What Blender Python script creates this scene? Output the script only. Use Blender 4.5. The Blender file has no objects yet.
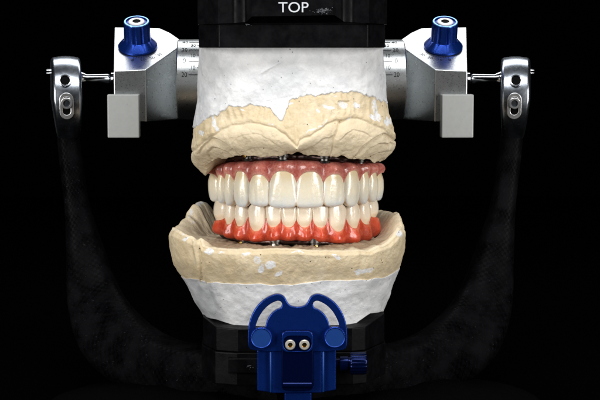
import bpy, math, random
import numpy as np
from mathutils import Vector, Matrix

# ------------------------------------------------------------------ camera / units
# all geometry is written in "photo pixels" at the teeth (1 unit = 0.37 mm) and scaled to metres on build
S = 0.00037
D = 1500.0
YAW = math.radians(1.9); PITCH = math.radians(6.0)
fwd = np.array([math.sin(YAW)*math.cos(PITCH), math.cos(YAW)*math.cos(PITCH), -math.sin(PITCH)])
rgt = np.array([math.cos(YAW), -math.sin(YAW), 0.0])
upv = np.cross(rgt, fwd)
CAM = -D*fwd + 3.0*rgt + 7.5*upv
scene = bpy.context.scene
C = scene.collection
cam_d = bpy.data.cameras.new('camera'); cam = bpy.data.objects.new('camera', cam_d); C.objects.link(cam)
cam_d.sensor_width = 36; cam_d.lens = D*36/600.0
cam_d.clip_start = 0.02; cam_d.clip_end = 50
M = Matrix(((rgt[0], upv[0], -fwd[0]), (rgt[1], upv[1], -fwd[1]), (rgt[2], upv[2], -fwd[2]))).to_4x4()
M.translation = Vector(CAM*S)
cam.matrix_world = M
scene.camera = cam
w = bpy.data.worlds.new('World'); scene.world = w; w.use_nodes = True
w.node_tree.nodes['Background'].inputs[0].default_value = (0.6, 0.7, 1, 1)
w.node_tree.nodes['Background'].inputs[1].default_value = 0.0015
scene.view_settings.view_transform = 'Standard'; scene.view_settings.look = 'None'
scene.view_settings.exposure = 0; scene.view_settings.gamma = 1
def area(name, pos, target, sx, sy, power, col=(1, 1, 1)):
    l = bpy.data.lights.new(name, 'AREA'); l.shape = 'RECTANGLE'; l.size = sx*S; l.size_y = sy*S
    l.energy = power; l.color = col
    o = bpy.data.objects.new(name, l); C.objects.link(o)
    o.location = Vector(pos)*S
    o.rotation_euler = (Vector(target)-Vector(pos)).to_track_quat('-Z', 'Y').to_euler()
    return o
area('softbox', (-1050, -950, 240), (0, 20, -10), 430, 760, 2.15, (1, .985, .955))
area('softbox', (1050, -950, 240), (0, 20, -10), 430, 760, 2.15, (1, .985, .955))
area('overhead_softbox', (0, -620, 1150), (0, 60, 30), 1100, 420, 2.0, (.97, .985, 1))
area('rear_overhead_softbox', (0, 820, 1080), (0, 230, 100), 1500, 500, 1.35, (.96, .98, 1))
EV = 0

def U(px, py, Y):
    d = D*fwd + (px-300)*rgt + (200-py)*upv
    t = (Y-CAM[1])/d[1]
    return CAM + t*d
def UP(px, py, p0, n):
    d = D*fwd + (px-300)*rgt + (200-py)*upv
    t = np.dot(np.array(p0)-CAM, n)/np.dot(d, n)
    return CAM + t*d
def P(p):
    q = np.asarray(p)-CAM
    z = q@fwd
    return 300+D*(q@rgt)/z, 200-D*(q@upv)/z
def ztab(px, py, Y):   # vectorised z of the point seen at row py on plane Y (x nearly irrelevant)
    return np.array([U(a, b, c)[2] for a, b, c in np.broadcast(px, py, Y)])

# ------------------------------------------------------------------ numpy noise
def _h(i, j, k, s):
    n = (i*73856093) ^ (j*19349663) ^ (k*83492791) ^ (s*2654435761)
    n = (n ^ (n >> 13))*1274126177 & 0x7fffffff
    n = (n ^ (n >> 16))*668265263 & 0x7fffffff
    return ((n ^ (n >> 15)) & 0xffffff)/float(0xffffff)
def vnoise(p, scale, seed=0):
    q = np.asarray(p)/scale + 1000.0
    f0 = np.floor(q).astype(np.int64); f = q-f0; f = f*f*(3-2*f)
    r = 0
    for a in (0, 1):
        for b in (0, 1):
            for c in (0, 1):
                wgt = (f[..., 0] if a else 1-f[..., 0])*(f[..., 1] if b else 1-f[..., 1])*(f[..., 2] if c else 1-f[..., 2])
                r = r + wgt*_h(f0[..., 0]+a, f0[..., 1]+b, f0[..., 2]+c, seed)
    return r*2-1
def fbm(p, scale, octv=4, seed=0):
    r = 0; a = 1.0
    for o in range(octv):
        r = r + a*vnoise(p, scale/(2**o), seed+o); a *= .5
    return r
def ss(x, a=0.0, b=1.0):
    t = np.clip((x-a)/(b-a), 0, 1); return t*t*(3-2*t)

# ------------------------------------------------------------------ object helpers
ORI = {}
def thing(name, label, cat, base, group=None):
    o = bpy.data.objects.new(name, None); C.objects.link(o); o.empty_display_size = .01
    o.location = Vector(base)*S; o['label'] = label; o['category'] = cat
    if group: o['group'] = group
    ORI[o] = np.array(base, float)
    return o
def build(name, verts, faces, mats, parent=None, smooth=True, attrs=None, uv=None, mi=None, label=None, sharp=None, bevel=0):
    org = ORI[parent] if parent is not None else np.zeros(3)
    me = bpy.data.meshes.new(name)
    v = (np.asarray(verts, float)-org)*S
    me.from_pydata(v.tolist(), [], [list(map(int, f)) for f in faces])
    if not isinstance(mats, (list, tuple)): mats = [mats]
    for m in mats: me.materials.append(m)
    if mi is not None: me.polygons.foreach_set('material_index', np.asarray(mi, dtype=np.int32))
    if attrs:
        for k, a in attrs.items():
            at = me.attributes.new(k, 'FLOAT', 'POINT'); at.data.foreach_set('value', np.asarray(a, dtype=np.float32).ravel())
    if uv is not None:
        ul = me.uv_layers.new(name='UVMap')
        li = np.empty(len(me.loops), dtype=np.int32); me.loops.foreach_get('vertex_index', li)
        ul.data.foreach_set('uv', np.asarray(uv)[li].astype(np.float32).ravel())
    me.update()
    import bmesh
    bm = bmesh.new(); bm.from_mesh(me)
    bmesh.ops.recalc_face_normals(bm, faces=bm.faces)
    bm.to_mesh(me); bm.free()
    if smooth:
        me.polygons.foreach_set('use_smooth', [True]*len(me.polygons))
        if sharp: me.set_sharp_from_angle(angle=math.radians(sharp))
    o = bpy.data.objects.new(name, me); C.objects.link(o)
    if bevel:
        md = o.modifiers.new('bevel', 'BEVEL'); md.width = bevel*S; md.segments = 3; md.limit_method = 'ANGLE'
        md.angle_limit = math.radians(35); md.harden_normals = False
    if parent is not None: o.parent = parent
    ORI[o] = org
    if label: o['label'] = label
    return o
def grid(n, m, closed_n=False, closed_m=False, off=0):
    f = []
    for i in range(n if closed_n else n-1):
        i2 = (i+1) % n
        for j in range(m if closed_m else m-1):
            j2 = (j+1) % m
            f.append((off+i*m+j, off+i2*m+j, off+i2*m+j2, off+i*m+j2))
    return f
class MB:
    def __init__(s): s.v = []; s.f = []; s.mi = []
    def add(s, v, f, mi=0):
        o = len(s.v); s.v += [tuple(x) for x in v]; s.f += [tuple(o+i for i in q) for q in f]; s.mi += [mi]*len(f)
    def prism(s, top, bot, mi=0):
        n = len(top); o = list(top)+list(bot)
        s.add(o, [tuple(range(n)), tuple(reversed(range(n, 2*n)))]+[(i, i+n, (i+1) % n+n, (i+1) % n) for i in range(n)], mi)
    def box(s, c, h, mi=0, R=None):
        c = np.array(c, float); vs = []
        for sx, sy in ((-1, -1), (1, -1), (1, 1), (-1, 1)):
            for sz in (1, -1): vs.append(np.array([sx*h[0], sy*h[1], sz*h[2]]))
        if R is not None: vs = [R@v for v in vs]
        vs = [c+v for v in vs]
        s.prism(vs[0::2], vs[1::2], mi)
    def lathe(s, c, axis, prof, n=48, mi=0, flute=None, mis=None):
        """prof: list of (height, radius); radius 0 ends are capped with a centre vertex"""
        a = np.array(axis, float); a /= np.linalg.norm(a)
        t = np.array([1, 0, 0.]) if abs(a[0]) < .9 else np.array([0, 0, 1.])
        u = np.cross(a, t); u /= np.linalg.norm(u); v = np.cross(a, u)
        o = len(s.v)
        for k, (h, r) in enumerate(prof):
            for i in range(n):
                an = 2*math.pi*i/n
                rr = r*(flute(an, k) if flute else 1)
                s.v.append(tuple(np.array(c)+a*h+(u*math.cos(an)+v*math.sin(an))*rr))
        for k in range(len(prof)-1):
            for i in range(n):
                j = (i+1) % n
                s.f.append((o+k*n+i, o+k*n+j, o+(k+1)*n+j, o+(k+1)*n+i)); s.mi.append(mis[k] if mis else mi)
        s.f.append(tuple(o+i for i in reversed(range(n)))); s.mi.append(mis[0] if mis else mi)
        s.f.append(tuple(o+(len(prof)-1)*n+i for i in range(n))); s.mi.append(mis[-1] if mis else mi)
    def build(s, name, mats, parent, **k): return build(name, s.v, s.f, mats, parent, mi=s.mi, **k)

# ------------------------------------------------------------------ materials
def newmat(name):
    m = bpy.data.materials.new(name); m.use_nodes = True
    nt = m.node_tree; b = nt.nodes['Principled BSDF']
    return m, nt, b
def N(nt, typ, **k):
    n = nt.nodes.new(typ)
    for a, v in k.items():
        if a.startswith('i_'): n.inputs[int(a[2:]) if a[2:].isdigit() else a[2:].replace('_', ' ')].default_value = v
        else: setattr(n, a, v)
    return n
def coords(nt):
    tc = N(nt, 'ShaderNodeTexCoord'); mp = N(nt, 'ShaderNodeMapping')
    mp.inputs['Scale'].default_value = (1/S,)*3
    nt.links.new(tc.outputs['Object'], mp.inputs['Vector']); return mp.outputs[0]
def noise(nt, co, scale, detail=4, rough=.55, dist=0):
    n = N(nt, 'ShaderNodeTexNoise'); n.inputs['Scale'].default_value = 1/scale; n.inputs['Detail'].default_value = detail
    n.inputs['Roughness'].default_value = rough; n.inputs['Distortion'].default_value = dist
    nt.links.new(co, n.inputs['Vector']); return n.outputs['Fac']
def ramp(nt, fac, stops):
    r = N(nt, 'ShaderNodeValToRGB'); e = r.color_ramp.elements
    while len(e) < len(stops): e.new(.5)
    for el, (p, c) in zip(e, stops):
        el.position = p; el.color = (c if isinstance(c, tuple) else (c, c, c))+(1,)
    nt.links.new(fac, r.inputs[0]); return r.outputs[0]
def mix(nt, fac, a, b, mode='MIX'):
    n = N(nt, 'ShaderNodeMix', data_type='RGBA', blend_type=mode)
    for i, x in ((0, fac), (6, a), (7, b)):
        if hasattr(x, 'links') or hasattr(x, 'is_linked'): nt.links.new(x, n.inputs[i])
        elif isinstance(x, tuple): n.inputs[i].default_value = x+(1,)
        else: n.inputs[i].default_value = x
    return n.outputs[2]
def mth(nt, op, a, b=None):
    n = N(nt, 'ShaderNodeMath', operation=op)
    for i, x in ((0, a), (1, b)):
        if x is None: continue
        if hasattr(x, 'is_linked'): nt.links.new(x, n.inputs[i])
        else: n.inputs[i].default_value = x
    return n.outputs[0]
def attr(nt, name):
    a = N(nt, 'ShaderNodeAttribute', attribute_name=name); return a.outputs['Fac']
def bump(nt, b, h, dist, strength=1.0, prev=None):
    n = N(nt, 'ShaderNodeBump'); n.inputs['Distance'].default_value = dist*S; n.inputs['Strength'].default_value = strength
    nt.links.new(h, n.inputs['Height'])
    if prev is not None: nt.links.new(prev, n.inputs['Normal'])
    nt.links.new(n.outputs[0], b.inputs['Normal']); return n.outputs[0]

def stone_mat():
    m, nt, b = newmat('yellow_die_stone'); co = coords(nt)
    c = ramp(nt, noise(nt, co, 34, 5, .6), [(.3, (.60, .48, .30)), (.55, (.68, .565, .385)), (.75, (.74, .65, .49))])
    c = mix(nt, ramp(nt, noise(nt, co, 7, 6, .7), [(.4, 0.0), (.72, .4)]), c, (.54, .40, .20))
    # paler skin where the impression surface is, tan where trimmed
    c = mix(nt, attr(nt, 'smooth_skin'), c, (.72, .61, .44))
    c = mix(nt, attr(nt, 'inner'), c, (.22, .14, .08))  # shade in the bowl gutter and under the upper cast, painted dark brown
    c = mix(nt, mth(nt, 'MULTIPLY', attr(nt, 'patch'), ramp(nt, noise(nt, co, 4, 6, .8), [(.36, 0.0), (.5, 1.0)])), c, (.74, .745, .76))
    v = N(nt, 'ShaderNodeTexVoronoi'); v.inputs['Scale'].default_value = 1/9.0; nt.links.new(co, v.inputs['Vector'])
    pits = ramp(nt, v.outputs['Distance'], [(.05, 1.0), (.085, 0.0)])
    pm = mth(nt, 'MULTIPLY', pits, ramp(nt, noise(nt, co, 30, 2), [(.42, 0.0), (.5, 1.0)]))
    c = mix(nt, pm, c, (.16, .11, .06))
    nt.links.new(c, b.inputs['Base Color'])
    b.inputs['Roughness'].default_value = .62; b.inputs['Specular IOR Level'].default_value = .35
    h = mth(nt, 'SUBTRACT', mth(nt, 'ADD', noise(nt, co, 3.2, 6, .7), noise(nt, co, 14, 3)), mth(nt, 'MULTIPLY', pm, 1.2))
    bump(nt, b, h, .9, .8)
    return m
def plaster_mat(name='white_mounting_plaster', dirt=.5):
    m, nt, b = newmat(name); co = coords(nt)
    c = ramp(nt, noise(nt, co, 40, 5, .6), [(.3, (.56, .57, .585)), (.55, (.74, .74, .745))])
    c = mix(nt, ramp(nt, noise(nt, co, 12, 6, .75, .6), [(.42, 0.0), (.7, .6)]), c, (.50, .51, .53))
    c = mix(nt, attr(nt, 'damp_and_shade'), c, (.36, .37, .39))  # wet grey on the lower plaster, painted side shade on the upper
    v = N(nt, 'ShaderNodeTexVoronoi'); v.inputs['Scale'].default_value = 1/6.0; nt.links.new(co, v.inputs['Vector'])
    pits = ramp(nt, v.outputs['Distance'], [(.06, 1.0), (.11, 0.0)])
    pm = mth(nt, 'MULTIPLY', pits, ramp(nt, noise(nt, co, 26, 3), [(.47, 0.0), (.53, 1.0)]))
    c = mix(nt, mth(nt, 'MULTIPLY', pm, .75), c, (.10, .10, .11))
    n2 = ramp(nt, noise(nt, co, 7, 7, .85, 1.2), [(.655, 0.0), (.70, .85)])
    c = mix(nt, n2, c, (.25, .24, .24))
    nt.links.new(c, b.inputs['Base Color'])
    b.inputs['Roughness'].default_value = .55; b.inputs['Specular IOR Level'].default_value = .4
    h = mth(nt, 'SUBTRACT', mth(nt, 'ADD', noise(nt, co, 4.5, 6, .65, .5), noise(nt, co, 20, 3)), pm)
    bump(nt, b, h, .9, .7)
    return m
def tooth_mat(name, body, neck, edge, warm):
    m, nt, b = newmat(name); co = coords(nt)
    v = attr(nt, 'crown')      # 0 neck .. 1 incisal edge
    e = attr(nt, 'rim')        # 1 along proximal edges (translucent enamel)
    c = ramp(nt, v, [(.10, neck), (.36, body), (.55, body), (.80, tuple(.45*x+.55*y for x, y in zip(body, edge))), (.93, edge), (1.0, tuple(min(1, 1.1*x) for x in edge))])
    c = mix(nt, mth(nt, 'MULTIPLY', e, .75), c, edge)
    c = mix(nt, ramp(nt, e, [(.70, 0.0), (1.0, .85)]), c, tuple(x*y for x, y in zip(neck, (.75, .55, .38))))
    n = noise(nt, co, 6, 4)
    c = mix(nt, ramp(nt, n, [(.4, 0.0), (.7, .3)]), c, warm)
    oi = N(nt, 'ShaderNodeObjectInfo'); c = mix(nt, mth(nt, 'MULTIPLY', oi.outputs['Random'], .35), c, tuple(x*.9 for x in warm))
    nt.links.new(c, b.inputs['Base Color'])
    b.inputs['Roughness'].default_value = .25; b.inputs['Coat Weight'].default_value = .45; b.inputs['Coat Roughness'].default_value = .09
    b.inputs['Subsurface Weight'].default_value = .35; b.inputs['Subsurface Radius'].default_value = (1, .8, .6)
    b.inputs['Subsurface Scale'].default_value = 2.2*S
    b.inputs['IOR'].default_value = 1.55
    bump(nt, b, mth(nt, 'ADD', noise(nt, co, 5, 3), mth(nt, 'MULTIPLY', noise(nt, co, 1.6, 3), .3)), .6, .6)
    return m
def gum_mat(name, deep, mid, light):
    m, nt, b = newmat(name); co = coords(nt)
    c = ramp(nt, noise(nt, co, 9, 5, .65), [(.3, deep), (.6, mid)])
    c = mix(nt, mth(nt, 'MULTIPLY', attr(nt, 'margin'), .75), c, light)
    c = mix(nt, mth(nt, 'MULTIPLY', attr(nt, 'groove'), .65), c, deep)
    w_ = N(nt, 'ShaderNodeTexWave'); w_.inputs['Scale'].default_value = .12; w_.inputs['Distortion'].default_value = 14; w_.inputs['Detail'].default_value = 3
    nt.links.new(co, w_.inputs['Vector'])
    c = mix(nt, ramp(nt, w_.outputs['Fac'], [(.88, 0.0), (1.0, .45)]), c, deep)
    c = mix(nt, ramp(nt, noise(nt, co, 2.2, 4, .7), [(.45, 0.0), (.75, .35)]), c, light)
    nt.links.new(c, b.inputs['Base Color'])
    b.inputs['Roughness'].default_value = .36; b.inputs['Coat Weight'].default_value = .45; b.inputs['Coat Roughness'].default_value = .12; b.inputs['Specular IOR Level'].default_value = .4
    b.inputs['Subsurface Weight'].default_value = .2; b.inputs['Subsurface Radius'].default_value = (1, .35, .25); b.inputs['Subsurface Scale'].default_value = 2*S
    bump(nt, b, mth(nt, 'ADD', noise(nt, co, 5, 3, .5), mth(nt, 'MULTIPLY', noise(nt, co, 1.3, 2), .8)), .5, .6)
    return m
def metal_mat(name, col, rough, metallic=1.0, scratch=.0, grain=2.0, spec=.5, speck=None):
    m, nt, b = newmat(name); co = coords(nt)
    b.inputs['Metallic'].default_value = metallic
    n = noise(nt, co, grain*6, 5, .7, .5)
    c = mix(nt, ramp(nt, n, [(.35, 0.0), (.7, .5)]), col, tuple(x*.86 for x in col))
    vr = .04
    if speck:
        c = mix(nt, ramp(nt, noise(nt, co, 2.2, 5, .8, 1), [(.66, 0.0), (.72, 1.0)]), c, speck)
    nt.links.new(c, b.inputs['Base Color'])
    r = ramp(nt, noise(nt, co, grain*3, 5, .7), [(.3, max(rough-vr*.6, .02)), (.7, rough+vr)])
    nt.links.new(r, b.inputs['Roughness']); b.inputs['Specular IOR Level'].default_value = spec
    if scratch: bump(nt, b, noise(nt, co, grain*.4, 5, .7), .25, scratch)
    return m
def black_mat():
    m, nt, b = newmat('black_worn_plastic'); co = coords(nt)
    c = ramp(nt, noise(nt, co, 18, 5, .7), [(.4, (.0015, .0015, .002)), (.75, (.005, .005, .006))])
    c = mix(nt, ramp(nt, noise(nt, co, 3.5, 6, .8, 1.2), [(.70, 0.0), (.76, .5)]), c, (.16, .17, .19))
    c = mix(nt, attr(nt, 'scuff'), c, (.33, .35, .38))
    nt.links.new(c, b.inputs['Base Color'])
    r = ramp(nt, noise(nt, co, 12, 5), [(.35, .36), (.7, .58)]); nt.links.new(r, b.inputs['Roughness'])
    b.inputs['Specular IOR Level'].default_value = .08
    bump(nt, b, noise(nt, co, 8, 5, .6), .5, .5)
    return m
def carbon_mat():
    m, nt, b = newmat('black_carbon_fibre')
    tc = N(nt, 'ShaderNodeTexCoord'); ck = N(nt, 'ShaderNodeTexChecker'); ck.inputs['Scale'].default_value = 1.0
    nt.links.new(tc.outputs['UV'], ck.inputs['Vector'])
    co = coords(nt)
    sp = ramp(nt, noise(nt, co, 2.0, 4, .85, .6), [(.64, 0.0), (.69, 1.0)])
    c = mix(nt, ck.outputs['Fac'], (.00015, .00015, .0002), (.0016, .0016, .0022))
    c = mix(nt, ramp(nt, noise(nt, co, 22, 3), [(.35, .7), (.65, 0.0)]), c, (.006, .006, .007))
    c = mix(nt, sp, c, (.05, .05, .056))
    nt.links.new(c, b.inputs['Base Color'])
    r = mix(nt, ck.outputs['Fac'], (.55, .55, .55), (.4, .4, .4)); nt.links.new(r, b.inputs['Roughness'])
    b.inputs['Specular IOR Level'].default_value = .018
    return m
def plain(name, col, rough=.5, metallic=0, spec=.5):
    m, nt, b = newmat(name); co = coords(nt)
    c = mix(nt, noise(nt, co, 10, 4), col, tuple(x*.75 for x in col)); nt.links.new(c, b.inputs['Base Color'])
    b.inputs['Roughness'].default_value = rough; b.inputs['Metallic'].default_value = metallic; b.inputs['Specular IOR Level'].default_value = spec
    return m

STONE = stone_mat(); PLASTER = plaster_mat()
UTOOTH = tooth_mat('upper_tooth_ceramic', (.86, .79, .63), (.77, .62, .37), (.60, .65, .70), (.90, .80, .60))
LTOOTH = tooth_mat('lower_tooth_ceramic', (.84, .74, .60), (.82, .67, .47), (.76, .66, .54), (.88, .74, .56))
UGUM = gum_mat('upper_gum_resin', (.32, .045, .035), (.60, .19, .145), (.82, .46, .38))
LGUM = gum_mat('lower_gum_resin', (.36, .022, .007), (.60, .065, .022), (.74, .20, .10))
CHROME = metal_mat('polished_chrome', (.62, .64, .68), .13)
DCHROME = metal_mat('dark_polished_steel', (.50, .54, .60), .25)
ALU = metal_mat('satin_aluminium', (.60, .62, .63), .28, 1.0, .3, .7, speck=(.50, .515, .525))
STEELG = metal_mat('grey_coated_block', (.38, .39, .38), .5, .35, .4, 1.0, speck=(.16, .16, .15))
BLUE = metal_mat('blue_anodised_metal', (.005, .034, .25), .27, .75, .6, 2.2, speck=(.03, .10, .42))
BLUEL = metal_mat('blue_knob_cap', (.006, .05, .25), .42, .4, .3, .6, speck=(.02, .12, .4))
BLUED = metal_mat('dark_blue_anodised_metal', (.0015, .008, .06), .22, .75, .15, 1.0, speck=(.02, .06, .25))
BLUER = metal_mat('bright_blue_ring', (.18, .42, .85), .25, .6)
WHITEM = plain('white_insert', (.75, .75, .72), .3)
DARKHOLE = plain('dark_recess', (.003, .003, .003), .7, 0, .05)
SCREW = metal_mat('bright_screw_steel', (.85, .80, .70), .38, .75)
BRIGHT = metal_mat('bright_satin_steel', (.88, .88, .88), .35)
GOLD = metal_mat('gold_screw', (.75, .5, .15), .22)
BARM = metal_mat('dark_milled_bar', (.09, .06, .055), .3, 1.0, .3, .8)
ABUT = metal_mat('abutment_titanium', (.16, .15, .14), .3, 1.0, .4, .8)
INK = plain('black_ink', (.006, .006, .007), .7, 0, .1)
WHITEP = plain('pale_print', (.62, .65, .68), .5)
BLACK = black_mat(); ROUGHB = metal_mat('rough_black_casting', (.0006, .0006, .0008), .75, 0, .6, .8, .02, speck=(.06, .06, .066)); CARBON = carbon_mat()
BACK = plain('black_backdrop_cloth', (.0008, .0008, .0009), 1.0, 0, 0.0)

def smooth_tab(xs, ys, sig=7.0):
    g = np.arange(-20, 460, 1.0); v = np.interp(g, xs, ys); k = np.exp(-(np.arange(-30, 31)/sig)**2); k /= k.sum()
    v = np.convolve(np.pad(v, 30, mode='edge'), k, 'valid'); return lambda x: np.interp(x, g, v)
def interp(tab):
    a = np.array(tab, float); return lambda x: np.interp(x, a[:, 0], a[:, 1])

def curve_shape(outer, holes, ext, bev):
    cu = bpy.data.curves.new('tmp', 'CURVE'); cu.dimensions = '2D'; cu.fill_mode = 'BOTH'
    cu.extrude = ext; cu.bevel_depth = bev; cu.bevel_resolution = 2; cu.offset = -bev
    for pts in [outer]+holes:
        sp = cu.splines.new('POLY'); sp.points.add(len(pts)-1); sp.use_cyclic_u = True
        for q, p in zip(sp.points, pts): q.co = (p[0], p[1], 0, 1)
    ob = bpy.data.objects.new('tmp', cu); C.objects.link(ob)
    dg = bpy.context.evaluated_depsgraph_get(); me = bpy.data.meshes.new_from_object(ob.evaluated_get(dg))
    v = [tuple(x.co) for x in me.vertices]; f = [tuple(p.vertices) for p in me.polygons]
    bpy.data.objects.remove(ob); bpy.data.curves.remove(cu); bpy.data.meshes.remove(me)
    return v, f
def text_shape(txt, size, ext=.12, res=3):
    cu = bpy.data.curves.new('tmp', 'FONT'); cu.body = txt; cu.size = size; cu.extrude = ext
    cu.align_x = 'CENTER'; cu.align_y = 'CENTER'; cu.resolution_u = res
    ob = bpy.data.objects.new('tmp', cu); C.objects.link(ob)
    dg = bpy.context.evaluated_depsgraph_get(); me = bpy.data.meshes.new_from_object(ob.evaluated_get(dg))
    v = [tuple(x.co) for x in me.vertices]; f = [tuple(p.vertices) for p in me.polygons]
    bpy.data.objects.remove(ob); bpy.data.curves.remove(cu); bpy.data.meshes.remove(me)
    return v, f
def smooth_poly(pts, n=6, closed=True):
    """Catmull-Rom through points"""
    P_ = [np.array(p, float) for p in pts]; out = []; L = len(P_)
    rng = range(L) if closed else range(L-1)
    for i in rng:
        if closed: a, b, c, d = P_[i-1], P_[i], P_[(i+1) % L], P_[(i+2) % L]
        else: a, b, c, d = P_[max(i-1, 0)], P_[i], P_[i+1], P_[min(i+2, L-1)]
        for k in range(n):
            t = k/n
            out.append(.5*((2*b)+(-a+c)*t+(2*a-5*b+4*c-d)*t*t+(-a+3*b-3*c+d)*t**3))
    if not closed: out.append(P_[-1])
    return out

# ------------------------------------------------------------------ setting
def zt(py, Y): return U(296, py, Y)[2]
FLOORZ = zt(412, 0) - 6
build('table_surface', [(-3000, -1500, FLOORZ), (3000, -1500, FLOORZ), (3000, 2200, FLOORZ), (-3000, 2200, FLOORZ)], [(0, 1, 2, 3)], BACK)['kind'] = 'structure'
build('backdrop', [(-4000, 2200, FLOORZ), (4000, 2200, FLOORZ), (4000, 2200, 3000), (-4000, 2200, 3000)], [(0, 1, 2, 3)], BACK)['kind'] = 'structure'

# ------------------------------------------------------------------ plan outline of the casts
def thetas(n=1150):
    # dense over the visible front half; theta 0 = towards camera, +90 = right
    a = np.linspace(-152, 152, int(n*.95), endpoint=False); b = np.linspace(152, 208, n-len(a), endpoint=False)
    return np.radians(np.concatenate([a, b]))
def plan(th, rx, ry, cx, cy, ex):
    s, c = np.sin(th), -np.cos(th)
    r = (np.abs(s)**ex+np.abs(c)**ex)**(-1.0/ex)
    return cx+rx*r*s, cy+ry*r*c
def blobmask(px, py, blobs, pts):
    m = np.zeros_like(px)
    nx = fbm(pts, 6, 4, 5)*2.0; ny = fbm(pts, 6, 4, 9)*2.0
    for (x, y, a, b, ang) in blobs:
        c, s = math.cos(math.radians(ang)), math.sin(math.radians(ang))
        dx = px-x+nx; dy = py-y+ny
        u = (dx*c+dy*s)/a; v = (-dx*s+dy*c)/b
        m = np.maximum(m, 1-ss(np.sqrt(u*u+v*v), .9, 1.08))
    return m

# ================================================================== UPPER CAST
TH = thetas()
UCX, UCY, URX, URY = -1.5, 64.0, 105.5, 94.0
UPR = smooth_tab([30, 46, 100, 118, 131, 150], [.872, .872, .905, .94, .985, 1.0])
def upper_base(th, z_py):
    """plan radius factor and exponent as function of picture row"""
    k = UPR(z_py)
    ex = np.interp(z_py, [46, 90, 140], [3.6, 3.2, 2.7])
    x, y = plan(th, URX*k, URY*k, UCX-np.interp(z_py, [46, 100, 135], [3.2, 2.5, 0.0]), UCY, ex)
    return x, y
ubot = interp([(-180, 150), (-115, 158), (-95, 171), (-84, 174.5), (-76, 174), (-68, 167), (-60, 161), (-48, 158.5), (-30, 156.8), (-12, 157), (0, 155), (14, 155.5), (28, 158.5), (42, 160), (55, 162), (65, 163.5), (75, 160), (85, 154), (95, 150), (180, 150), (250, 158)])
arc = interp([(180, 152), (195, 149), (203, 141), (212, 135.5), (222, 127.5), (235, 122.5), (248, 121), (260, 122), (272, 125.5), (285, 133), (291, 139.5), (294.5, 143), (297, 145.5), (299.5, 140), (304, 136.5), (312, 133), (320, 127.5), (328, 121.5), (336, 118.5), (343, 119.5), (350, 116.8), (362, 118), (375, 124), (385, 128), (393, 136), (405, 142)])
ubound = interp([(180, 134), (190, 133), (197, 128), (210, 118), (222, 111), (230, 107.5), (240, 107), (250, 104.5), (262, 105.5), (270, 110), (275, 115), (279, 119.5), (281.5, 120.5), (284.5, 115), (285.5, 110.5), (287.5, 108), (289, 102), (293, 98.5), (300, 97.5), (312, 96.5), (322, 95.5), (335, 93), (345, 91.5), (355, 93), (365, 95.5), (375, 98), (388, 104.5), (400, 110)])
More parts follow.
